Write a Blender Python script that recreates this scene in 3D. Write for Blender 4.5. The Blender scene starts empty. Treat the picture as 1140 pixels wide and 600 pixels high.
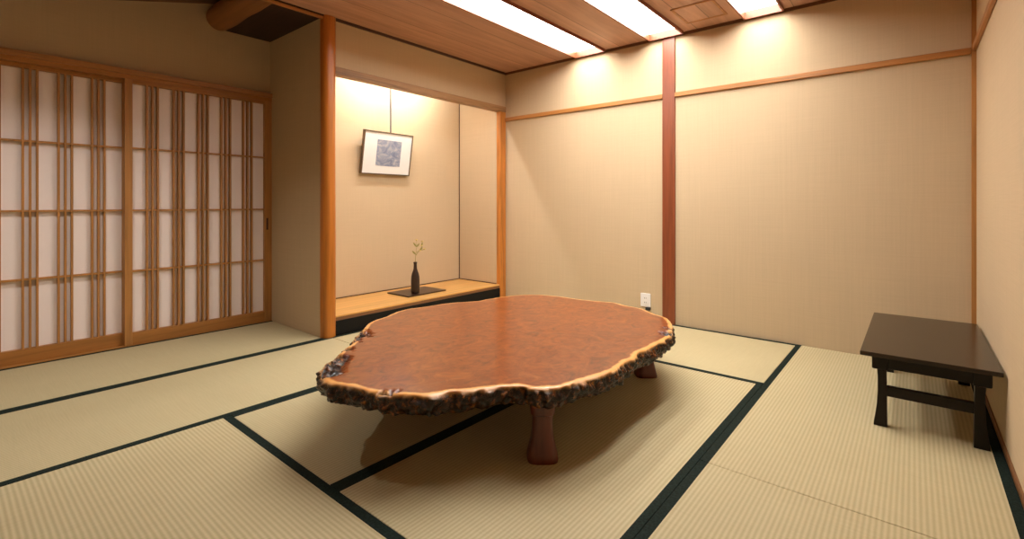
import bpy, bmesh, math, random
from mathutils import Vector, Matrix, noise

random.seed(7)
scene = bpy.context.scene
COL = scene.collection
PI = math.pi

# ------------------------------------------------------------------ materials
def new_mat(name):
    m = bpy.data.materials.new(name)
    m.use_nodes = True
    nt = m.node_tree
    b = nt.nodes['Principled BSDF']
    return m, nt, b

def node(nt, kind, **kw):
    n = nt.nodes.new(kind)
    for k, v in kw.items():
        if k in n.inputs.keys():
            n.inputs[k].default_value = v
        else:
            setattr(n, k, v)
    return n

def mix(nt, a, b, fac, blend='MIX'):
    n = nt.nodes.new('ShaderNodeMix'); n.data_type = 'RGBA'; n.blend_type = blend
    for key, val in ((6, a), (7, b), (0, fac)):
        if hasattr(val, 'is_linked'):
            nt.links.new(val, n.inputs[key])
        else:
            n.inputs[key].default_value = val if not isinstance(val, tuple) else (*val, 1)[:4]
    return n.outputs[2]

def ramp(nt, fac, stops):
    r = nt.nodes.new('ShaderNodeValToRGB')
    while len(r.color_ramp.elements) < len(stops):
        r.color_ramp.elements.new(0.5)
    for e, (p, c) in zip(r.color_ramp.elements, stops):
        e.position = p
        e.color = (*c, 1) if isinstance(c, tuple) else (c, c, c, 1)
    nt.links.new(fac, r.inputs[0])
    return r.outputs[0]

def coords(nt, scale=(1, 1, 1), rot=(0, 0, 0)):
    tc = nt.nodes.new('ShaderNodeTexCoord')
    mp = nt.nodes.new('ShaderNodeMapping')
    mp.inputs['Scale'].default_value = scale
    mp.inputs['Rotation'].default_value = rot
    nt.links.new(tc.outputs['Object'], mp.inputs['Vector'])
    return mp.outputs[0]

def noise_tex(nt, vec, scale, detail=4, rough=0.55, dist=0.0):
    n = nt.nodes.new('ShaderNodeTexNoise')
    n.inputs['Scale'].default_value = scale
    n.inputs['Detail'].default_value = detail
    n.inputs['Roughness'].default_value = rough
    n.inputs['Distortion'].default_value = dist
    nt.links.new(vec, n.inputs['Vector'])
    return n.outputs['Fac']

def bump(nt, bsdf, h, strength, dist=0.002):
    b = nt.nodes.new('ShaderNodeBump')
    b.inputs['Strength'].default_value = strength
    b.inputs['Distance'].default_value = dist
    nt.links.new(h, b.inputs['Height'])
    nt.links.new(b.outputs[0], bsdf.inputs['Normal'])

def srgb(r, g, b):
    f = lambda c: ((c / 255 + 0.055) / 1.055) ** 2.4 if c > 10 else c / 255 / 12.92
    return (f(r), f(g), f(b))

def fabric_wall(name, col):
    m, nt, b = new_mat(name)
    v = coords(nt)
    big = noise_tex(nt, v, 1.3, 3)
    vert = noise_tex(nt, coords(nt, (150, 150, 2.5)), 1.0, 3, 0.6)
    hori = noise_tex(nt, coords(nt, (3, 3, 190)), 1.0, 3, 0.6)
    c1 = mix(nt, tuple(x * 0.94 for x in col), tuple(x * 1.05 for x in col), big)
    c2 = mix(nt, tuple([0.93] * 3), tuple([1.07] * 3), vert)
    c3 = mix(nt, tuple([0.94] * 3), tuple([1.06] * 3), hori)
    c = mix(nt, mix(nt, c1, c2, 1.0, 'MULTIPLY'), c3, 1.0, 'MULTIPLY')
    nt.links.new(c, b.inputs['Base Color'])
    b.inputs['Roughness'].default_value = 0.9
    b.inputs['Specular IOR Level'].default_value = 0.15
    s = nt.nodes.new('ShaderNodeMath'); s.operation = 'ADD'
    nt.links.new(vert, s.inputs[0]); nt.links.new(hori, s.inputs[1])
    bump(nt, b, s.outputs[0], 0.12, 0.001)
    return m

def wood(name, col, dark=0.6, axis='Z', rough=0.45, scale=1.0, coat=0.0, amount=1.0):
    m, nt, b = new_mat(name)
    st = {'X': (0.7, 14, 14), 'Y': (14, 0.7, 14), 'Z': (14, 14, 0.7)}[axis]
    v = coords(nt, tuple(s * scale for s in st))
    g = noise_tex(nt, v, 2.2, 6, 0.6, 0.6)
    fine = noise_tex(nt, coords(nt, tuple(s * scale * 5 for s in st)), 2.0, 3)
    base = ramp(nt, g, [(0.3, tuple(x * dark for x in col)), (0.52, col), (0.75, tuple(min(1, x * (1 + 0.18 * amount)) for x in col))])
    f = mix(nt, (0.85, 0.85, 0.85), (1.12, 1.12, 1.12), fine)
    c = mix(nt, base, f, 1.0, 'MULTIPLY')
    nt.links.new(c, b.inputs['Base Color'])
    b.inputs['Roughness'].default_value = rough
    b.inputs['Coat Weight'].default_value = coat
    bump(nt, b, fine, 0.12, 0.001)
    return m

def board_ceiling(name, col, joint=0.34, off=0.04):
    m, nt, b = new_mat(name)
    v = coords(nt, (9, 0.6, 9))
    g = noise_tex(nt, v, 2.0, 6, 0.6, 0.8)
    base = ramp(nt, g, [(0.3, tuple(x * 0.78 for x in col)), (0.55, col), (0.8, tuple(x * 1.15 for x in col))])
    tc = nt.nodes.new('ShaderNodeTexCoord'); sp = nt.nodes.new('ShaderNodeSeparateXYZ')
    nt.links.new(tc.outputs['Object'], sp.inputs[0])
    def math_(op, a, bb):
        n = nt.nodes.new('ShaderNodeMath'); n.operation = op
        for i, x in enumerate((a, bb)):
            if x is None: continue
            if hasattr(x, 'is_linked'): nt.links.new(x, n.inputs[i])
            else: n.inputs[i].default_value = x
        return n.outputs[0]
    u = math_('DIVIDE', math_('ADD', sp.outputs[0], 3.38 + 10 * joint), joint)
    fr = math_('FRACT', u, None)
    line = math_('LESS_THAN', fr, 0.014)
    wn = nt.nodes.new('ShaderNodeTexWhiteNoise'); wn.noise_dimensions = '1D'
    nt.links.new(math_('FLOOR', u, None), wn.inputs['W'])
    tone = mix(nt, (0.9, 0.9, 0.9), (1.08, 1.08, 1.08), wn.outputs['Value'])
    c = mix(nt, base, tone, 1.0, 'MULTIPLY')
    c = mix(nt, c, tuple(x * 0.3 for x in col), line)
    nt.links.new(c, b.inputs['Base Color'])
    b.inputs['Roughness'].default_value = 0.55
    return m

def tatami(name, along):
    m, nt, b = new_mat(name)
    rot = (0, 0, 0)
    w = nt.nodes.new('ShaderNodeTexWave')
    w.wave_type = 'BANDS'; w.bands_direction = 'Y' if along == 'X' else 'X'
    w.inputs['Scale'].default_value = 0.314 / 0.0155
    w.inputs['Distortion'].default_value = 0.25
    w.inputs['Detail'].default_value = 1.0
    nt.links.new(coords(nt), w.inputs['Vector'])
    st = (7, 260, 7) if along == 'Y' else (260, 7, 7)
    reed = noise_tex(nt, coords(nt, st), 1.0, 3, 0.6)
    big = noise_tex(nt, coords(nt), 2.1, 4, 0.6)
    base = mix(nt, srgb(184, 172, 136), srgb(196, 184, 148), big)
    c = mix(nt, base, mix(nt, (0.88, 0.88, 0.85), (1.08, 1.08, 1.08), reed), 1.0, 'MULTIPLY')
    c = mix(nt, c, mix(nt, (0.84, 0.83, 0.77), (1.05, 1.04, 1.04), w.outputs['Fac']), 1.0, 'MULTIPLY')
    nt.links.new(c, b.inputs['Base Color'])
    b.inputs['Roughness'].default_value = 0.62
    b.inputs['Specular IOR Level'].default_value = 0.3
    s = nt.nodes.new('ShaderNodeMath'); s.operation = 'MULTIPLY_ADD'
    nt.links.new(reed, s.inputs[0]); s.inputs[1].default_value = 0.35
    nt.links.new(w.outputs['Fac'], s.inputs[2])
    bump(nt, b, s.outputs[0], 0.35, 0.0015)
    return m

def plain(name, col, rough=0.5, var=0.08, scale=30, spec=0.5, coat=0.0):
    m, nt, b = new_mat(name)
    n = noise_tex(nt, coords(nt), scale, 3)
    c = mix(nt, tuple(x * (1 - var) for x in col), tuple(min(1, x * (1 + var)) for x in col), n)
    nt.links.new(c, b.inputs['Base Color'])
    b.inputs['Roughness'].default_value = rough
    b.inputs['Specular IOR Level'].default_value = spec
    b.inputs['Coat Weight'].default_value = coat
    return m

def emitter(name, col, strength):
    m, nt, b = new_mat(name)
    b.inputs['Base Color'].default_value = (0.9, 0.9, 0.9, 1)
    b.inputs['Emission Color'].default_value = (*col, 1)
    b.inputs['Emission Strength'].default_value = strength
    return m

WALL = srgb(198, 177, 145)
M_wall = fabric_wall('beige_fabric_wallpaper', WALL)
M_hinoki_z = wood('cypress_upright', srgb(196, 124, 52), 0.62, 'Z', 0.4)
M_hinoki_y = wood('cypress_length_y', srgb(172, 118, 62), 0.62, 'Y', 0.45)
M_hinoki_x = wood('cypress_length_x', srgb(176, 118, 58), 0.62, 'X', 0.45)
M_shoji_z = wood('door_wood_upright', srgb(178, 124, 64), 0.75, 'Z', 0.5)
M_shoji_y = wood('door_wood_length', srgb(170, 114, 52), 0.75, 'Y', 0.5)
M_beam = wood('alcove_beam_wood', srgb(164, 126, 84), 0.6, 'Y', 0.5)
M_skirt = wood('brown_skirting', srgb(128, 86, 50), 0.7, 'Y', 0.5)
M_post = wood('polished_post', srgb(186, 112, 38), 0.6, 'Z', 0.32, 0.6)
M_red_pillar = wood('reddish_pillar_wood', srgb(132, 68, 38), 0.7, 'Z', 0.4)
M_dark_trim_x = wood('dark_trim_x', srgb(104, 62, 34), 0.7, 'X', 0.5)
M_dark_trim_y = wood('dark_trim_y', srgb(74, 44, 26), 0.7, 'Y', 0.5)
M_dark_ceiling = wood('dark_ceiling_boards', srgb(48, 28, 20), 0.6, 'X', 0.6)
M_slope = wood('brown_ceiling_boards', srgb(120, 84, 56), 0.7, 'Y', 0.6)
M_log = wood('log_wood', srgb(150, 100, 52), 0.7, 'X', 0.55, 0.4)
M_ceiling = board_ceiling('ceiling_boards', srgb(192, 148, 122))
M_alcove_board = wood('alcove_board_wood', srgb(214, 164, 92), 0.75, 'Y', 0.3, 0.7)
M_lacquer = plain('black_lacquer', (0.006, 0.006, 0.006), 0.45, 0.2, 8, 0.2)
M_desk = wood('dark_desk_lacquer', (0.009, 0.005, 0.003), 0.6, 'Y', 0.3)
M_desk.node_tree.nodes['Principled BSDF'].inputs['Specular IOR Level'].default_value = 0.25
M_desk_top = wood('dark_desk_top_lacquer', (0.026, 0.016, 0.009), 0.75, 'Y', 0.2, 0.15)
M_desk_top.node_tree.nodes['Principled BSDF'].inputs['Specular IOR Level'].default_value = 0.35
M_tat = {'X': tatami('woven_rush_x', 'X'), 'Y': tatami('woven_rush_y', 'Y')}
M_floorbase = plain('floor_boards', srgb(150, 130, 95), 0.8)
M_plate = plain('white_plastic', (0.82, 0.80, 0.78), 0.35, 0.02)
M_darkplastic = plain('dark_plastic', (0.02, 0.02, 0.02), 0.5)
M_wire = plain('dull_steel_wire', (0.09, 0.09, 0.085), 0.5)
M_frame = wood('picture_frame_wood', srgb(96, 76, 54), 0.75, 'Y', 0.4)
M_mount = plain('cream_mount_board', (0.80, 0.79, 0.76), 0.7, 0.03)
M_tray = wood('dark_board_wood', srgb(58, 36, 24), 0.6, 'Y', 0.3)
M_vase = plain('dark_brown_glaze', srgb(50, 34, 26), 0.3, 0.35, 26)
M_stem = plain('pale_green_stem', srgb(158, 150, 82), 0.6)
M_petal = plain('pale_yellow_blossom', srgb(220, 200, 120), 0.6)
M_light = emitter('lit_white_diffuser', (1.0, 0.96, 0.91), 22.0)
M_tube = emitter('lit_alcove_tube', (0.97, 0.985, 1.0), 165.0)
M_can = plain('dark_metal_can', (0.05, 0.045, 0.04), 0.6)
M_spot = emitter('lit_downlight', (1.0, 0.95, 0.88), 2600.0)
M_white_metal = plain('white_metal', (0.7, 0.7, 0.68), 0.4)

# paper: diffuse, slightly translucent
M_paper, _nt, _b = new_mat('shoji_paper')
_n = noise_tex(_nt, coords(_nt, (1, 30, 6)), 4, 5, 0.65)
_nt.links.new(mix(_nt, (0.89, 0.80, 0.77), (0.93, 0.85, 0.82), _n), _b.inputs['Base Color'])
_b.inputs['Roughness'].default_value = 0.9
_b.inputs['Specular IOR Level'].default_value = 0.1

# cloth border with a faint woven pattern
M_border, _nt, _b = new_mat('dark_green_border_cloth')
_v = nt_v = coords(_nt)
_vo = _nt.nodes.new('ShaderNodeTexVoronoi'); _vo.inputs['Scale'].default_value = 120
_nt.links.new(_v, _vo.inputs['Vector'])
_nt.links.new(mix(_nt, (0.004, 0.007, 0.005), (0.014, 0.027, 0.021), _vo.outputs['Distance']), _b.inputs['Base Color'])
_b.inputs['Roughness'].default_value = 0.8
_b.inputs['Specular IOR Level'].default_value = 0.12

# abstract blue-grey print
M_print, _nt, _b = new_mat('blue_grey_print')
_n1 = noise_tex(_nt, coords(_nt, (1, 1, 1.4)), 9, 5, 0.6, 1.2)
_nt.links.new(ramp(_nt, _n1, [(0.35, srgb(96, 108, 136)), (0.5, srgb(138, 146, 164)), (0.65, srgb(182, 180, 182))]), _b.inputs['Base Color'])
_b.inputs['Roughness'].default_value = 0.5

# burl slab top: reddish heartwood, pale sapwood rim, dark bark
M_slab, _nt, _b = new_mat('burl_slab_lacquered')
_at = _nt.nodes.new('ShaderNodeAttribute'); _at.attribute_name = 'edge_dist'
_bk = _nt.nodes.new('ShaderNodeAttribute'); _bk.attribute_name = 'bark'
_v = coords(_nt)
_swirl = noise_tex(_nt, coords(_nt, (1.0, 0.8, 1), (0, 0, 0.4)), 15.0, 9, 0.70, 1.2)
_big = noise_tex(_nt, _v, 1.7, 3, 0.5, 0.4)
_heart = ramp(_nt, _swirl, [(0.30, srgb(82, 34, 13)), (0.46, srgb(124, 58, 21)), (0.6, srgb(144, 74, 28)), (0.78, srgb(166, 96, 44))])
_heart = mix(_nt, _heart, mix(_nt, (0.82, 0.76, 0.74), (1.12, 1.10, 1.02), _big), 1.0, 'MULTIPLY')
_vo = _nt.nodes.new('ShaderNodeTexVoronoi'); _vo.inputs['Scale'].default_value = 26; _vo.feature = 'F1'
_nt.links.new(_v, _vo.inputs['Vector'])
_eyes = ramp(_nt, _vo.outputs['Distance'], [(0.05, (0.72, 0.66, 0.62)), (0.16, (1, 1, 1))])
_heart = mix(_nt, _heart, _eyes, 0.5, 'MULTIPLY')
_nz = noise_tex(_nt, _v, 16, 4, 0.6)
_m1 = _nt.nodes.new('ShaderNodeMath'); _m1.operation = 'MULTIPLY_ADD'
_nt.links.new(_nz, _m1.inputs[0]); _m1.inputs[1].default_value = -0.026
_nt.links.new(_at.outputs['Fac'], _m1.inputs[2])
_mr = _nt.nodes.new('ShaderNodeMapRange'); _mr.interpolation_type = 'SMOOTHSTEP'
_nt.links.new(_m1.outputs[0], _mr.inputs['Value'])
_mr.inputs['From Min'].default_value = 0.002; _mr.inputs['From Max'].default_value = 0.014
_sap = mix(_nt, srgb(226, 150, 70), srgb(240, 190, 120), _nz)
_c = mix(_nt, _sap, _heart, _mr.outputs[0])
_bn = noise_tex(_nt, _v, 38, 6, 0.7)
_bark = ramp(_nt, _bn, [(0.44, srgb(20, 9, 5)), (0.53, srgb(48, 22, 9)), (0.60, srgb(128, 70, 24)), (0.68, srgb(206, 144, 70))])
_c = mix(_nt, _c, _bark, _bk.outputs['Fac'])
_nt.links.new(_c, _b.inputs['Base Color'])
_b.inputs['Roughness'].default_value = 0.3
_b.inputs['Coat Weight'].default_value = 0.6
_b.inputs['Specular IOR Level'].default_value = 0.3
_b.inputs['Coat Roughness'].default_value = 0.16
_mb = _nt.nodes.new('ShaderNodeMath'); _mb.operation = 'MULTIPLY'
_nt.links.new(_bn, _mb.inputs[0]); _nt.links.new(_bk.outputs['Fac'], _mb.inputs[1])
bump(_nt, _b, _mb.outputs[0], 0.8, 0.012)
M_tleg = wood('red_brown_leg', srgb(100, 44, 28), 0.6, 'Z', 0.35, 0.8, 0.2)

# ------------------------------------------------------------------ geometry helpers
class MB:
    def __init__(self): self.bm = bmesh.new()
    def box(self, x0, x1, y0, y1, z0, z1, bev=0.0):
        r = bmesh.ops.create_cube(self.bm, size=1)
        vs = r['verts']
        for v in vs:
            v.co = Vector(((x0 + x1) / 2 + v.co.x * (x1 - x0), (y0 + y1) / 2 + v.co.y * (y1 - y0), (z0 + z1) / 2 + v.co.z * (z1 - z0)))
        if bev > 0:
            es = list({e for v in vs for e in v.link_edges})
            bmesh.ops.bevel(self.bm, geom=es, offset=bev, segments=2, affect='EDGES', profile=0.5)
        return self
    def quad(self, pts):
        self.bm.faces.new([self.bm.verts.new(p) for p in pts]); return self
    def loft(self, rings, cap=True, closed=True):
        prev = None; first = None
        for r in rings:
            vs = [self.bm.verts.new(p) for p in r]
            if prev is not None:
                n = len(vs)
                for i in range(n if closed else n - 1):
                    self.bm.faces.new((prev[i], prev[(i + 1) % n], vs[(i + 1) % n], vs[i]))
            else: first = vs
            prev = vs
        if cap:
            self.bm.faces.new(list(reversed(first))); self.bm.faces.new(prev)
        return self
    def lathe(self, prof, cx=0, cy=0, n=32, cap=True):
        rings = [[(cx + r * math.cos(2 * PI * i / n), cy + r * math.sin(2 * PI * i / n), z) for i in range(n)] for r, z in prof]
        return self.loft(rings, cap)
    def tube(self, pts, rad, n=10):
        pts = [Vector(p) for p in pts]
        rings = []
        for i, p in enumerate(pts):
            d = (pts[min(i + 1, len(pts) - 1)] - pts[max(i - 1, 0)]).normalized()
            a = d.orthogonal().normalized()
            if i:  # keep frames aligned
                a = (pa - d * pa.dot(d)).normalized()
            pa = a
            b = d.cross(a)
            r = rad[i] if isinstance(rad, (list, tuple)) else rad
            rings.append([p + a * (r * math.cos(2 * PI * k / n)) + b * (r * math.sin(2 * PI * k / n)) for k in range(n)])
        return self.loft(rings)
    def build(self, name, mat, parent=None, smooth=False, loc=None, recalc=True):
        if recalc: bmesh.ops.recalc_face_normals(self.bm, faces=self.bm.faces[:])
        me = bpy.data.meshes.new(name)
        self.bm.to_mesh(me); self.bm.free()
        if smooth:
            for p in me.polygons: p.use_smooth = True
            try: me.set_sharp_from_angle(angle=math.radians(40))
            except Exception: pass
        me.materials.append(mat)
        o = bpy.data.objects.new(name, me)
        COL.objects.link(o)
        if parent: o.parent = parent
        if loc: o.location = loc
        return o

def box(name, mat, x0, x1, y0, y1, z0, z1, parent=None, bev=0.0):
    return MB().box(x0, x1, y0, y1, z0, z1, bev).build(name, mat, parent)

def tag(o, label, cat, group=None, kind=None):
    o['label'] = label; o['category'] = cat
    if group: o['group'] = group
    if kind: o['kind'] = kind
    return o

def struct(o, label, cat): return tag(o, label, cat, kind='structure')

def thing(name, loc, label, cat, group=None):
    o = bpy.data.objects.new(name, None); COL.objects.link(o)
    o.location = loc
    return tag(o, label, cat, group)

# ------------------------------------------------------------------ room numbers (metres; camera stands over 0,0)
XL, XA, XR = -4.28, -3.38, 0.285       # door wall, alcove front, right wall
YF, YB, YN = -1.20, 3.95, 1.87         # wall behind the camera, back wall, nook wall
ZC = 2.415
T = 0.10

struct(box('floor', M_floorbase, XL - .15, XR + T, YF - T, YB + T, -0.16, -0.055), 'floor base beneath the woven straw mats', 'floor')
struct(box('wall_back', M_wall, -4.2, XR + T, YB, YB + T, -.05, 2.75), 'long beige fabric wall behind the burl table', 'wall')
struct(box('wall_right', M_wall, XR, XR + T, YF - T, YB, -.05, 2.75), 'beige fabric wall beside the black desk', 'wall')
struct(box('wall_front', M_wall, XL - T, XR, YF - T, YF, -.05, 2.75), 'beige fabric wall opposite the long back wall', 'wall')
w = MB().box(XL - T, XL, YF, YN, 1.95, 2.75).box(XL - T, XL, YF, -0.12, -.05, 1.95)
struct(w.build('wall_left', M_wall), 'beige wall above the paper sliding doors', 'wall')
struct(box('wall_nook', M_wall, XL - T, -3.43, YN, 1.945, -.05, 2.75), 'narrow beige wall between sliding doors and alcove post', 'wall')
struct(box('wall_alcove_back', M_wall, -4.08, -4.0, 1.945, 3.86, .0, 2.5), 'beige back wall of the alcove behind the hanging picture', 'wall')
struct(box('wall_alcove_right', M_wall, -4.08, -3.43, 3.86, YB, .0, 2.5), 'beige right side wall inside the alcove', 'wall')
struct(box('wall_lintel', M_wall, -3.44, XA, 1.96, YB, 2.045, 2.5), 'beige strip of wall above the alcove opening', 'wall')
struct(box('ceiling_alcove', M_hinoki_y, -4.0, -3.44, 1.945, 3.86, 2.36, 2.40), 'wooden ceiling inside the alcove', 'ceiling')

# main ceiling with three openings for the strip lights
STRIPS = [(-2.475, -2.155), (-1.735, -1.440), (-0.985, -0.715)]
SY0, SY1 = 1.70, 3.915
m = MB()
xs = [XA] + [v for s in STRIPS for v in s] + [XR]
for a, b_ in zip(xs[0::2], xs[1::2]): m.box(a, b_, YF, YB, ZC, ZC + .03)
for a, b_ in STRIPS:
    m.box(a, b_, YF, SY0, ZC, ZC + .03); m.box(a, b_, SY1, YB, ZC, ZC + .03)
struct(m.build('ceiling', M_ceiling), 'boarded wooden ceiling with three strip lights', 'ceiling')
struct(box('ceiling_upper', M_dark_ceiling, XL - T, XR + T, YF - T, YB + T, 2.75, 2.8), 'boards above the ceiling', 'ceiling')
struct(box('ceiling_nook', M_dark_ceiling, XL, XA, 1.50, YN, 2.405, 2.43), 'dark boards over the corner beyond the log beam', 'ceiling')
m = MB()
ring = lambda x: [(x, YF, 1.96 + .0), (x, YF, 2.0), (x, 1.45, 2.63), (x, 1.45, 2.60)]
m.loft([[(x, -1.2, 2.40), (x, .72, 2.40), (x, 1.45, 2.60), (x, 1.45, 2.63), (x, .72, 2.43), (x, -1.2, 2.43)] for x in (XL, XA)])
struct(m.build('ceiling_slope', M_slope), 'brown sloping ceiling above the sliding doors', 'ceiling')
m = MB()
m.box(XA - .02, XA, YF, 1.86, 2.385, 2.75)
struct(m.build('trim_1', M_hinoki_y), 'wooden edge board of the ceiling on the door side', 'trim')

# log beam
m = MB()
n = 28
rings = []
for k in range(13):
    x = XL - .02 + (XA - .02 - XL + .02) * k / 12
    rings.append([(x, 1.475 + (.098 + .004 * math.sin(k * 1.3 + 2 * a)) * math.cos(a), 2.492 + (.098 + .003 * math.cos(k + a * 3)) * math.sin(a)) for a in [2 * PI * i / n for i in range(n)]])
m.loft(rings)
struct(m.build('log_beam', M_log, smooth=True), 'round log beam under the ceiling above the sliding doors', 'beam')

# cornices
m = MB().box(XA, XR, YB - .012, YB, ZC - .022, ZC)
struct(m.build('trim_2', M_dark_trim_x), 'thin dark wooden strip between back wall and ceiling', 'trim')
struct(box('trim_3', M_dark_trim_y, XA, XA + .014, 1.96, YB - .012, ZC - .02, ZC), 'thin dark wooden strip between alcove lintel and ceiling', 'trim')

# rails on the walls
P0, P1 = -1.628, -1.521
struct(box('trim_4', M_hinoki_x, XA, P0, YB - .02, YB, 1.892, 1.930, bev=.003), 'wooden wall rail between alcove and reddish pillar', 'trim')
struct(box('trim_5', M_hinoki_x, P1, .263, YB - .02, YB, 1.892, 1.930, bev=.003), 'wooden wall rail between reddish pillar and room corner', 'trim')
struct(box('trim_6', M_hinoki_y, XR - .018, XR, YF, YB - .025, 1.905, 1.945, bev=.003), 'wooden wall rail on the wall beside the black desk', 'trim')
struct(box('trim_7', M_shoji_z, .264, XR, YB - .022, YB, 0, ZC), 'slim dark wooden strip in the corner behind the desk', 'trim')
struct(box('baseboard_right', M_skirt, XR - .006, XR, YF, YB - .025, 0, .030), 'thin wooden strip along foot of the wall beside the desk', 'baseboard')
struct(box('wall_pillar', M_red_pillar, P0, P1, YB - .016, YB + .01, 0, ZC - .022, bev=.003), 'flat reddish brown pillar set in the back wall', 'pillar')

# alcove posts
def sq_ring(cx, cy, z, h, p=3.2, n=40, rot=0):
    out = []
    for i in range(n):
        a = 2 * PI * i / n
        c, s = math.cos(a), math.sin(a)
        r = h / (abs(c) ** p + abs(s) ** p) ** (1 / p)
        out.append((cx + r * math.cos(a + rot), cy + r * math.sin(a + rot), z))
    return out
m = MB(); m.loft([sq_ring(-3.408, 1.914, z, .052 + .0015 * math.sin(z * 3.1), 2.5) for z in [0.001 + 2.414 * k / 24 for k in range(25)]])
struct(m.build('alcove_pillar', M_post, smooth=True), 'polished orange brown post at the door side of the alcove', 'post')
struct(box('alcove_pillar', M_hinoki_z, -3.43, XA + .004, 3.862, YB, .0, 1.995, bev=.004), 'slim brown post where the alcove meets the back wall', 'post')
m = MB().box(-3.445, XA + .012, 1.955, 3.945, 1.990, 2.048, .004)
struct(m.build('trim_8', M_beam), 'wooden beam across the top of the alcove opening', 'beam')

# alcove floor: board and lacquered front sill
af = MB().box(-4.0, XA - .004, 1.945, 3.862, .137, .150, .002).build('alcove_floor', M_alcove_board)
struct(af, 'raised pale wooden floor board of the alcove', 'alcove floor')
box('front_sill', M_lacquer, -3.44, XA, 1.962, 3.862, .0, .112, af, .003)
box('edge_strip', M_skirt, -3.43, XA - .008, 1.962, 3.862, .112, .137, af)
# skirting line inside the alcove
struct(MB().box(-4.0, -3.992, 1.945, 3.86, .15, .158).box(-4.0, -3.43, 3.852, 3.86, .15, .158).build('baseboard_alcove', M_dark_trim_y), 'fine dark strip round foot of the alcove walls', 'baseboard')
struct(MB().box(-3.999, -3.992, 3.853, 3.860, .158, 2.36).build('trim_9', M_dark_trim_y), 'fine dark upright strip in the corner of the alcove', 'trim')

# ------------------------------------------------------------------ sliding paper doors
struct(box('trim_10', M_shoji_y, XL - .10, -4.248, -.12, YN, -.05, .004), 'wooden floor track of the sliding doors', 'door track')
struct(MB().box(XL - .10, -4.250, -.12, YN, 1.885, 1.915).build('trim_11', M_shoji_y), 'grooved wooden head track of the sliding doors', 'door track')
struct(box('trim_12', M_hinoki_y, XL - .02, -4.232, YF, YN, 1.915, 1.952, bev=.003), 'wooden rail above the sliding doors', 'trim')
struct(box('trim_13', M_shoji_z, XL - .10, -4.252, 1.858, YN, .004, 1.885), 'narrow wooden jamb at the alcove end of the doors', 'trim')

def shoji(name, xf, y0, y1, groups, label, pull):
    root = thing(name, (xf, (y0 + y1) / 2, .004), label, 'sliding door'); root['kind'] = 'structure'
    yc = (y0 + y1) / 2; L = lambda y: y - yc
    d = .036
    box('stile', M_shoji_z, -d, 0, L(y0), L(y0 + .045), 0, 1.883, root, .002)
    box('stile', M_shoji_z, -d, 0, L(y1 - .045), L(y1), 0, 1.883, root, .002)
    box('bottom_rail', M_shoji_y, -d, -.001, L(y0 + .045), L(y1 - .045), 0, .087, root, .002)
    box('top_rail', M_shoji_y, -d, -.001, L(y0 + .045), L(y1 - .045), 1.856, 1.883, root, .002)
    m = MB()
    for g in groups:
        for k in (-1, 0, 1):
            y = g + k * .0325
            if y0 + .05 < y < y1 - .05:
                m.box(-.031, -.003, L(y - .0056), L(y + .0056), .087, 1.856)
    for z in (.522, .955, 1.398):
        m.box(-.031, -.009, L(y0 + .045), L(y1 - .045), z - .006, z + .006)
    m.build('lattice', M_shoji_z, root)
    box('paper', M_paper, -.0335, -.031, L(y0 + .04), L(y1 - .04), .08, 1.86, root)
    if pull:
        mm = MB(); mm.box(-.002, .0012, L(y1 - .032), L(y1 - .016), .78, .88, .001)
        q = mm.build('finger_pull', M_dark_trim_y, root); q['label'] = 'dark recessed finger pull'
    return root
shoji('door_1', -4.295, -.10, .904, [.065, .229, .395, .560, .728], 'paper lattice sliding door farther from the alcove, its edge tucked behind the other', False)
shoji('door_2', -4.255, .862, 1.858, [1.025, 1.189, 1.352, 1.514, 1.679], 'paper lattice sliding door next to the alcove, overlapping in front of the other', True)

# ------------------------------------------------------------------ straw mats
def mat(x0, x1, y0, y1, along, label, sides=(1, 1), bw=.031):
    cx, cy = (x0 + x1) / 2, (y0 + y1) / 2
    hx, hy = (x1 - x0) / 2, (y1 - y0) / 2
    root = thing('tatami_mat', (cx, cy, -.055), label, 'straw mat', 'tatami mats covering the floor')
    g = .0012
    MB().box(-hx + g, hx - g, -hy + g, hy - g, 0, .055, .003).build('rush_surface', M_tat[along], root)
    for s, on in zip((-1, 1), sides):
        if not on: continue
        if along == 'Y':
            e = s * (hx - g + .0004); a, b_ = sorted((e, e - s * bw))
            q = MB().box(a, b_, -hy + g, hy - g, -.0 + .001, .0562, .0008)
        else:
            e = s * (hy - g + .0004); a, b_ = sorted((e, e - s * bw))
            q = MB().box(-hx + g, hx - g, a, b_, .001, .0562, .0008)
        q = q.build('cloth_border', M_border, root); q['label'] = 'dark green cloth border'
    return root
C = [-4.248, -3.376, -2.488, -1.568, -.644, .2785]
R_ = [-1.195, -.112, .906, 1.922, 2.942, 3.949]
mat(C[0], C[1], -.16, 1.868, 'Y', 'straw mat along the foot of the paper sliding doors', (1, 1), .030)
mat(C[1], C[2], -.11, R_[3], 'Y', 'straw mat second from the sliding doors, left of the table', (1, 1), .036)
mat(C[1], C[2], R_[3], R_[5], 'Y', 'straw mat in front of the alcove behind the table', (1, 1), .036)
mat(C[2], C[4], R_[1], R_[2], 'X', 'straw mat in front of the burl table, ribs running sideways', (1, 1), .036)
mat(C[2], C[3], R_[2], R_[4], 'Y', 'straw mat under the alcove side of the burl table', (1, 1))
mat(C[3], C[4], R_[2], R_[4], 'Y', 'straw mat under the front leg of the burl table', (1, 1))
mat(C[2], C[4], R_[4], R_[5], 'X', 'straw mat along the foot of back wall by the reddish pillar', (1, 1), .036)
mat(C[4], C[5], R_[3], R_[5], 'Y', 'straw mat under the black desk', (1, 1), .033)
mat(C[4], C[5], R_[1], R_[3], 'Y', 'straw mat in front of the one under the black desk', (1, 1), .033)
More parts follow.
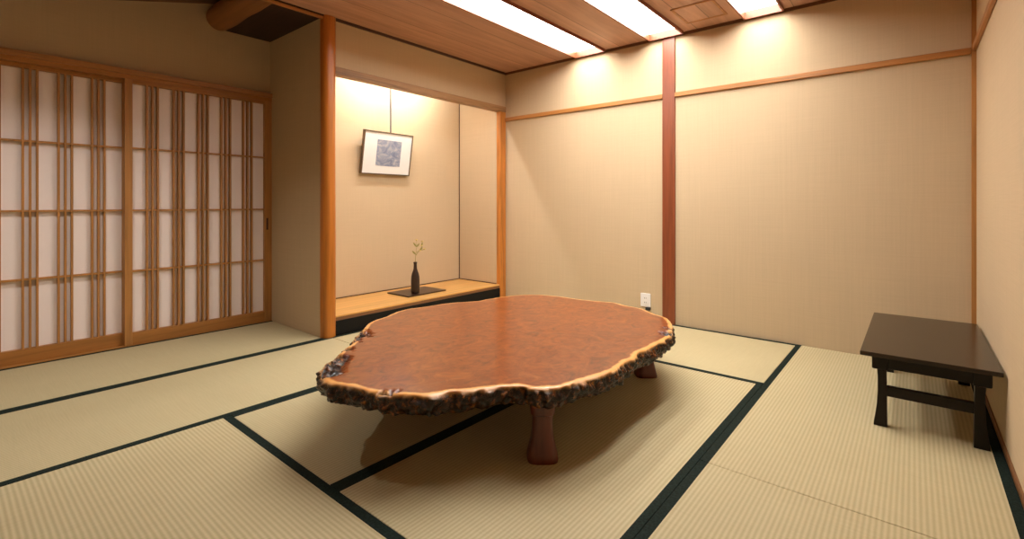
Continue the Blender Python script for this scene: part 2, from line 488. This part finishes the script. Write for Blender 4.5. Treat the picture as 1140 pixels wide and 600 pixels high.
# floor behind the camera
mat(C[0], C[2], R_[0], -.165, 'X', 'straw mat at foot of the front wall near the sliding doors', (1, 1))
mat(C[2], C[4], R_[0], R_[1], 'X', 'straw mat at foot of the front wall in the middle of the room', (1, 1))
mat(C[4], C[5], R_[0], R_[1], 'Y', 'straw mat at foot of the front wall on the black desk side', (1, 1))

# ------------------------------------------------------------------ strip lights
LBL = ['lit strip ceiling light nearest the alcove', 'lit strip ceiling light ending above the reddish pillar',
       'lit strip ceiling light beside the square ceiling hatch, farthest from the alcove']
for (a, b_), lb in zip(STRIPS, LBL):
    cx = (a + b_) / 2; h = (b_ - a) / 2
    root = thing('ceiling_light', (cx, (SY0 + SY1) / 2, ZC), lb, 'ceiling light', 'strip lights in the ceiling')
    hy = (SY1 - SY0) / 2
    m = MB(); e = .012
    m.box(-h, -h + e, -hy, hy, -.024, .05); m.box(h - e, h, -hy, hy, -.024, .05)
    m.box(-h + e, h - e, -hy, -hy + e, -.024, .05); m.box(-h + e, h - e, hy - e, hy, -.024, .05)
    m.build('frame', M_red_pillar, root)
    box('diffuser', M_light, -h + e, h - e, -hy + e, hy - e, .034, .042, root)

# square hatch between the second and third light
root = thing('ceiling_vent', (-1.21, 3.60, ZC), 'square wooden hatch in the ceiling between two strip lights', 'ceiling hatch')
m = MB(); e = .016
for (x0, x1, y0, y1) in ((-.15, -.15 + e, -.17, .17), (.15 - e, .15, -.17, .17), (-.15, .15, -.17, -.17 + e), (-.15, .15, .17 - e, .17)):
    m.box(x0, x1, y0, y1, -.006, 0)
m.build('frame', M_hinoki_x, root)
box('panel', M_ceiling, -.132, .132, -.152, .152, -.003, 0, root)

# unseen fluorescent tube behind the beam, inferred from the bright alcove wall
root = thing('alcove_tube_lamp', (-3.60, 2.98, 2.27), 'fluorescent tube lamp under the ceiling of the alcove behind the beam', 'lamp')
MB().tube([(0, -.66, 0), (0, .36, 0)], .014, 14).build('tube', M_tube, root, smooth=True)
box('housing', M_white_metal, -.03, .03, -.70, .40, .045, .0895, root)
box('end_cap', M_white_metal, -.018, .018, -.70, -.66, -.018, .045, root)
box('end_cap', M_white_metal, -.018, .018, .36, .40, -.018, .045, root)

# small round downlight
root = thing('ceiling_downlight', (-3.30, .36, ZC), 'small round ceiling downlight in front of the sliding doors', 'ceiling light')
MB().lathe([(.048, -.0005), (.052, -.0005), (.052, -.056), (.048, -.056), (.048, -.0005)], 0, 0, 32, False).build('can', M_can, root, smooth=True)
MB().lathe([(.030, -.0005), (.030, -.003), (.026, -.004), (.0005, -.0045)], 0, 0, 24).build('lens', M_spot, root)

# ------------------------------------------------------------------ burl slab table
OUT = [(-1.92, 1.061), (-1.951, 1.1), (-1.983, 1.151), (-2.055, 1.233), (-2.116, 1.316), (-2.214, 1.403), (-2.342, 1.534), (-2.432, 1.648), (-2.467, 1.767), (-2.517, 1.875), (-2.538, 1.995), (-2.503, 2.096), (-2.492, 2.2), (-2.461, 2.304), (-2.405, 2.391), (-2.366, 2.474), (-2.357, 2.582), (-2.332, 2.701), (-2.274, 2.837), (-2.165, 2.936), (-2.025, 2.974), (-1.878, 2.975), (-1.742, 2.992), (-1.61, 3.033), (-1.504, 2.997), (-1.362, 2.967), (-1.25, 2.881), (-1.165, 2.839), (-1.094, 2.762), (-1.029, 2.62), (-.977, 2.475), (-.964, 2.374), (-.965, 2.251), (-.968, 2.161), (-.970, 2.06), (-.950, 1.985), (-.962, 1.93), (-.946, 1.808), (-.959, 1.734), (-.975, 1.671), (-.996, 1.564), (-1.021, 1.488), (-1.075, 1.43), (-1.122, 1.42), (-1.177, 1.372), (-1.2, 1.337), (-1.224, 1.304), (-1.245, 1.266), (-1.292, 1.217), (-1.316, 1.166), (-1.334, 1.13), (-1.363, 1.107), (-1.399, 1.084), (-1.467, 1.045), (-1.519, 1.021), (-1.581, 1.012), (-1.655, .993), (-1.701, .975), (-1.76, .975), (-1.841, 1.006)]
ZT = .32
def catmull(pts, n):
    P = [Vector((*p, 0)) for p in pts]; N = len(P); dense = []
    for i in range(N):
        p0, p1, p2, p3 = P[i - 1], P[i], P[(i + 1) % N], P[(i + 2) % N]
        for k in range(24):
            t = k / 24
            dense.append(.5 * ((2 * p1) + (p2 - p0) * t + (2 * p0 - 5 * p1 + 4 * p2 - p3) * t * t + (3 * p1 - p0 - 3 * p2 + p3) * t ** 3))
    L = [0]
    for i in range(len(dense)): L.append(L[-1] + (dense[(i + 1) % len(dense)] - dense[i]).length)
    out = []; j = 0
    for k in range(n):
        s = L[-1] * k / n
        while L[j + 1] < s: j += 1
        f = (s - L[j]) / max(1e-9, L[j + 1] - L[j])
        out.append(dense[j].lerp(dense[(j + 1) % len(dense)], f))
    return out
NS = 1200
ctr = Vector((-1.70, 2.0, 0))
O = catmull(OUT, NS)
def smooth_ring(R, it):
    for _ in range(it):
        R = [(R[i - 1] + R[i] * 2 + R[(i + 1) % len(R)]) / 4 for i in range(len(R))]
    return R
Osm = smooth_ring(O, 160)
NRM = []
for i in range(NS):
    t = (Osm[(i + 1) % NS] - Osm[i - 1]).normalized()
    nn = Vector((t.y, -t.x, 0))
    if nn.dot(Osm[i] - ctr) < 0: nn = -nn
    NRM.append(nn)
def fbm(p, s, o=4):
    return noise.fractal(p * s, 0.9, 2.0, o)
# fine wobble of the rim
O = [p + NRM[i] * (.006 * fbm(p, 14, 3)) for i, p in enumerate(O)]
SPOTS = [(Vector((-1.885, 1.04, 0)), .125), (Vector((-1.965, 1.12, 0)), .085), (Vector((-2.06, 1.235, 0)), .045), (Vector((-2.235, 1.42, 0)), .075), (Vector((-2.165, 1.345, 0)), .05),
         (Vector((-2.30, 1.47, 0)), .035), (Vector((-.985, 2.50, 0)), .055), (Vector((-1.03, 2.60, 0)), .03), (Vector((-1.465, 1.045, 0)), .04)]
verts, faces, ed, bk = [], [], [], []
def bark_top(p):
    b = 0
    for c, r in SPOTS:
        d = (p - c).length + .040 * fbm(p, 26, 3)
        b = max(b, min(1, max(0, (r - d) / .014)))
    return b
rows = []
def add_row(pts, e, b):
    s = len(verts)
    for i, p in enumerate(pts):
        verts.append(p); ed.append(e if not isinstance(e, list) else e[i]); bk.append(b[i] if isinstance(b, list) else b)
    rows.append(s)
# top, from the middle outwards
for f in (.0015, .2, .4, .55, .68, .78, .85):
    add_row([Vector(((ctr + (p - ctr) * f).x, (ctr + (p - ctr) * f).y, ZT + .0012 * fbm(ctr + (p - ctr) * f, 5))) for p in Osm], [(p - ctr).length * (1 - f) for p in Osm], 0.0)
for d in (.105, .09, .075, .062, .05, .04, .03, .022, .015, .009, .004, 0.0):
    k = d / .105
    row = []; bb = []
    for i in range(NS):
        base = O[i].lerp(Osm[i], k) - NRM[i] * d
        bt = bark_top(base) * min(1, max(0, (.092 - d) / .03)); bb.append(bt)
        drop = .0006 * (1 if d < .03 else 0) + bt * (.012 + .016 * (fbm(base, 40, 3) + .3))
        row.append(Vector((base.x, base.y, ZT - max(0, drop) - (.003 if d == 0 else (.0012 if d <= .004 else 0)))))
    add_row(row, d, bb)
# sides: rough bark, undercut
J = 16
for j in range(1, J + 1):
    t = j / J
    row = []
    for i in range(NS):
        p = O[i]; nn = NRM[i]
        th = .084 + .014 * fbm(p + Vector((3, 1, 0)), 2.4, 2) + .010 * fbm(p, 9, 2)
        z = ZT - .003 - t * th
        q = Vector((p.x, p.y, z))
        lump = noise.voronoi(Vector((p.x, p.y, z)) * 34)[0][0]
        off = .009 * math.sin(PI * min(1, t * 1.1)) - .040 * max(0, t - .45) ** 1.4
        amp = min(1, t * 5)
        off += amp * (.015 * fbm(q, 30, 4) + .022 * (.45 - lump) + .010 * fbm(q, 8, 2))
        row.append(Vector((p.x + nn.x * off, p.y + nn.y * off, z + amp * .004 * fbm(q, 45, 2))))
    add_row(row, 0.0, 1.0 if j > 2 else (.45 if j == 1 else .85))
# underside
last = [verts[rows[-1] + i].copy() for i in range(NS)]
for f in (.97, .93, .8, .5, .0015):
    add_row([Vector((ctr.x + (p.x - ctr.x) * f, ctr.y + (p.y - ctr.y) * f, p.z + (ZT - .082 - p.z) * min(1, (1 - f) * 8))) for p in last], .2, 1.0 if f > .9 else .6)
for a, b_ in zip(rows[:-1], rows[1:]):
    for i in range(NS):
        k = (i + 1) % NS
        faces.append((a + i, a + k, b_ + k, b_ + i))
faces.append(tuple(rows[0] + i for i in range(NS)))
faces.append(tuple(rows[-1] + i for i in range(NS)))
TB = Vector((-1.70, 2.0, 0))
table = thing('slab_table', TB, 'low burl slab table with bark edge in the middle of the room', 'table')
me = bpy.data.meshes.new('tabletop')
me.from_pydata([v - TB for v in verts], [], faces)
for nm, data in (('edge_dist', ed), ('bark', bk)):
    at = me.attributes.new(nm, 'FLOAT', 'POINT'); at.data.foreach_set('value', data)
bm = bmesh.new(); bm.from_mesh(me); bmesh.ops.recalc_face_normals(bm, faces=bm.faces[:]); bm.to_mesh(me); bm.free()
for p in me.polygons: p.use_smooth = True
me.materials.append(M_slab)
o = bpy.data.objects.new('tabletop', me); COL.objects.link(o); o.parent = table
o['label'] = 'reddish burl slab with pale rim and dark bark'
for (x, y) in ((-1.13, 1.545), (-1.21, 2.675), (-2.12, 1.66), (-2.05, 2.62)):
    prof = [(0.0005, .060), (.010, .062), (.03, .057), (.06, .050), (.09, .044), (.12, .041), (.15, .040), (.178, .041), (.182, .047), (.20, .049), (.262, .052)]
    m = MB(); rot = math.radians(40)
    m.loft([sq_ring(x - TB.x, y - TB.y, z, h, 4.0, 40, rot) for z, h in prof])
    m.build('leg', M_tleg, table, smooth=True)

# ------------------------------------------------------------------ black writing desk
desk = thing('writing_desk', (.0425, 3.21, 0), 'low black lacquered desk against the right wall', 'desk')
DX, DY = .0425, 3.21
def dbox(name, mt, x0, x1, y0, y1, z0, z1, bev=.003):
    return MB().box(x0 - DX, x1 - DX, y0 - DY, y1 - DY, z0, z1, bev).build(name, mt, desk)
dbox('tabletop', M_desk_top, -.188, .274, 2.702, 3.72, .316, .335)
for (ya, yb) in ((2.735, 2.772), (3.648, 3.685)):
    dbox('apron', M_desk, -.105, .205, ya + .004, yb - .004, .262, .316)
    dbox('stretcher', M_desk, -.105, .205, ya + .006, yb - .006, .138, .184)
    for s in (-1, 1):
        c = .05
        def prof_leg(s):
            # outline in x,z: straight inside, hollow outside, flared foot
            pts_out = [(.190, 0), (.189, .018), (.184, .05), (.178, .10), (.175, .16), (.175, .225), (.177, .255)]
            pts_in = [(.143, .255), (.142, .16), (.141, .08), (.140, 0)]
            return [(c + s * a, z) for a, z in pts_out + pts_in]
        pl = prof_leg(s)
        m = MB(); m.loft([[(x - DX, y - DY, z + .0005) for x, z in pl] for y in (ya, yb)])
        o = m.build('leg', M_desk, desk)
        bv = o.modifiers.new('bevel', 'BEVEL'); bv.width = .002; bv.segments = 2; bv.limit_method = 'ANGLE'
        a0, a1 = sorted((c + s * .138, c + s * .196))
        dbox('bracket', M_desk, a0, a1, ya - .003, yb + .003, .255, .316, .006)
for x in (-.10, .20):
    a0, a1 = sorted((x, x + .02))
    dbox('side_rail', M_desk, a0, a1, 2.77, 3.65, .282, .316)

# ------------------------------------------------------------------ alcove: picture, board, bottle, sprig
ZA = .150
W_, Hh = .562, .412
pic = thing('hanging_picture', (-3.978, 2.834, 1.292), 'framed blue grey print in a wide white mount hanging in the alcove', 'picture')
tilt = Matrix.Rotation(math.radians(9.5), 4, 'Y')
def tilted(mb): mb.bm.transform(tilt); return mb
fw = .010
m = MB()
m.box(-.012, .020, -W_ / 2, -W_ / 2 + fw, 0, Hh).box(-.012, .020, W_ / 2 - fw, W_ / 2, 0, Hh)
m.box(-.012, .020, -W_ / 2 + fw, W_ / 2 - fw, 0, fw).box(-.012, .020, -W_ / 2 + fw, W_ / 2 - fw, Hh - fw, Hh)
tilted(m).build('frame', M_frame, pic)
m = MB().box(-.004, 0, -W_ / 2 + .004, W_ / 2 - .004, .004, Hh - .004); q = tilted(m).build('backing', M_tray, pic); q['label'] = 'dark backing board'
m = MB().box(0, .014, -W_ / 2 + fw, W_ / 2 - fw, fw, Hh - fw); q = tilted(m).build('mount', M_mount, pic); q['label'] = 'wide off white mount'
m = MB().box(.0135, .0150, -.13, .15, .085, .335); q = tilted(m).build('print', M_print, pic); q['label'] = 'blue grey square print'
top = tilt @ Vector((.004, .015, Hh - .003))
m = MB(); m.tube([(top.x, .015, top.z), (top.x, .015, 1.066)], .0075, 8)
m.box(top.x - .012, top.x + .012, .003, .027, 1.048, 1.068)
q = m.build('hanging_wire', M_wire, pic, smooth=True); q['label'] = 'grey wire running up the alcove wall'

tr = MB().box(-.16, .16, -.231, .231, 0, .012, .004).build('display_board', M_tray, loc=(-3.700, 3.006, ZA + .0003))
tag(tr, 'flat dark rectangular board lying on the alcove floor', 'board')

vz = ZA + .0125
prof = [(.034, 0), (.038, .004), (.0405, .03), (.041, .07), (.0405, .12), (.038, .16), (.031, .19), (.022, .213), (.0165, .232), (.0150, .262), (.0155, .280), (.0185, .288), (.0185, .294), (.0135, .295), (.0118, .280), (.0118, .24), (.010, .235)]
VP = (-3.615, 2.915, vz)
v = MB().lathe(prof, 0, 0, 36).build('bottle_vase', M_vase, smooth=True, loc=VP)
tag(v, 'dark brown bottle shaped vase on the dark board in the alcove', 'vase')

sp = thing('flower_sprig', (VP[0], VP[1], vz + .236), 'thin green sprig with pale yellow blossoms standing in the dark vase', 'flower sprig')
rnd = random.Random(3)
dirv = Vector((.768, .640, 0))     # spread mostly sideways
m = MB()
stems = [[Vector((0, 0, .0)), Vector((0, 0, .06)), dirv * .004 + Vector((0, 0, .13)), dirv * .012 + Vector((0, 0, .20)), dirv * .012 + Vector((0, .0, .262))],
         [dirv * .003 + Vector((0, 0, .12)), dirv * .028 + Vector((.01, 0, .165)), dirv * .052 + Vector((.012, 0, .20)), dirv * .058 + Vector((.012, 0, .25))],
         [dirv * .006 + Vector((0, 0, .15)), dirv * .045 + Vector((-.01, .01, .165)), dirv * .085 + Vector((-.01, .01, .176))]]
for s in stems: m.tube(s, [.0028, .0024, .002, .0016, .0012][:len(s)], 7)
m.build('stem', M_stem, sp, smooth=True)
def leaf_mesh(pos, d, ln, wd):
    m = MB(); d = d.normalized(); sd = d.cross(Vector((.64, -.768, .1))).normalized(); up = sd.cross(d)
    ring = []
    for (a, b_) in ((0, 0), (.25, .8), (.55, 1), (.8, .6), (1, 0)):
        ring.append((a, b_))
    L = [pos + d * (a * ln) + sd * (b_ * wd) for a, b_ in ring]
    Rr = [pos + d * (a * ln) - sd * (b_ * wd) for a, b_ in ring[1:-1]]
    outl = L + Rr[::-1]
    m.loft([[p - up * .0006 for p in outl], [p + up * .0006 for p in outl]])
    return m
for pos, d, ln, wd in ((stems[0][3], Vector((-.3, -.3, .6)), .055, .008), (stems[0][2], Vector((-.4, -.3, .5)), .05, .008), (stems[1][2], Vector((.1, .1, 1)), .05, .008), (stems[2][1], Vector((.3, .3, .8)), .045, .008), (stems[0][3], Vector((.3, .25, .5)), .045, .008)):
    leaf_mesh(pos, d, ln, wd).build('leaf', M_stem, sp)
for c in (stems[0][4], stems[1][3], stems[2][2], stems[1][2] + Vector((0, 0, .01)), stems[2][1] + Vector((0, 0, -.006))):
    m = MB()
    for k in range(5):
        a = 2 * PI * k / 5
        e = Vector((math.cos(a) * .7, math.sin(a) * .7, .55)).normalized()
        r = bmesh.ops.create_uvsphere(m.bm, u_segments=8, v_segments=6, radius=1)
        q = e.to_track_quat('Z', 'Y').to_matrix().to_4x4()
        M = Matrix.Translation(c + e * .008) @ q @ Matrix.Diagonal((.0055, .0035, .009, 1))
        bmesh.ops.transform(m.bm, matrix=M, verts=r['verts'])
    q = m.build('blossom', M_petal, sp, smooth=True); q['label'] = 'small pale yellow blossom'

# ------------------------------------------------------------------ wall outlet
ou = thing('wall_outlet', (-1.781, YB, .172), 'white outlet plate low on the back wall beside the reddish pillar', 'wall outlet')
MB().box(-.046, .046, -.009, 0, -.056, .060, .004).build('cover_plate', M_plate, ou)
m = MB().box(-.024, .024, -.0115, -.0085, -.034, .038, .0015); m.build('socket', M_plate, ou)
for z in (-.018, .02):
    for x in (-.0065, .0065):
        MB().box(x - .0015, x + .0015, -.0120, -.0110, z - .006, z + .006).build('slot', M_darkplastic, ou)
q = MB().box(.004, .046, -.022, -.001, -.082, -.057, .004).build('block', M_darkplastic, ou); q['label'] = 'small dark block under the plate'  # small near-black box just below the cover plate

# ------------------------------------------------------------------ world, camera, view
wd = bpy.data.worlds.new('world'); scene.world = wd; wd.use_nodes = True
wd.node_tree.nodes['Background'].inputs[0].default_value = (0.02, 0.018, 0.015, 1)
wd.node_tree.nodes['Background'].inputs[1].default_value = 1.0

cam = bpy.data.cameras.new('camera'); co = bpy.data.objects.new('camera', cam); COL.objects.link(co)
F_PX, HZ, YAW = 536.89, 227.66, 0.69430
cam.sensor_fit = 'HORIZONTAL'; cam.sensor_width = 36
cam.lens = F_PX / 1140 * 36
cam.shift_x = 0
cam.shift_y = -(300 - HZ) / 1140
cam.clip_start = 0.02
co.location = (0, 0, 1)
co.rotation_euler = (PI / 2, 0, YAW)
scene.camera = co
vs = scene.view_settings
vs.view_transform = 'Standard'; vs.look = 'None'; vs.gamma = 1; vs.use_curve_mapping = False
vs.exposure = -0.06
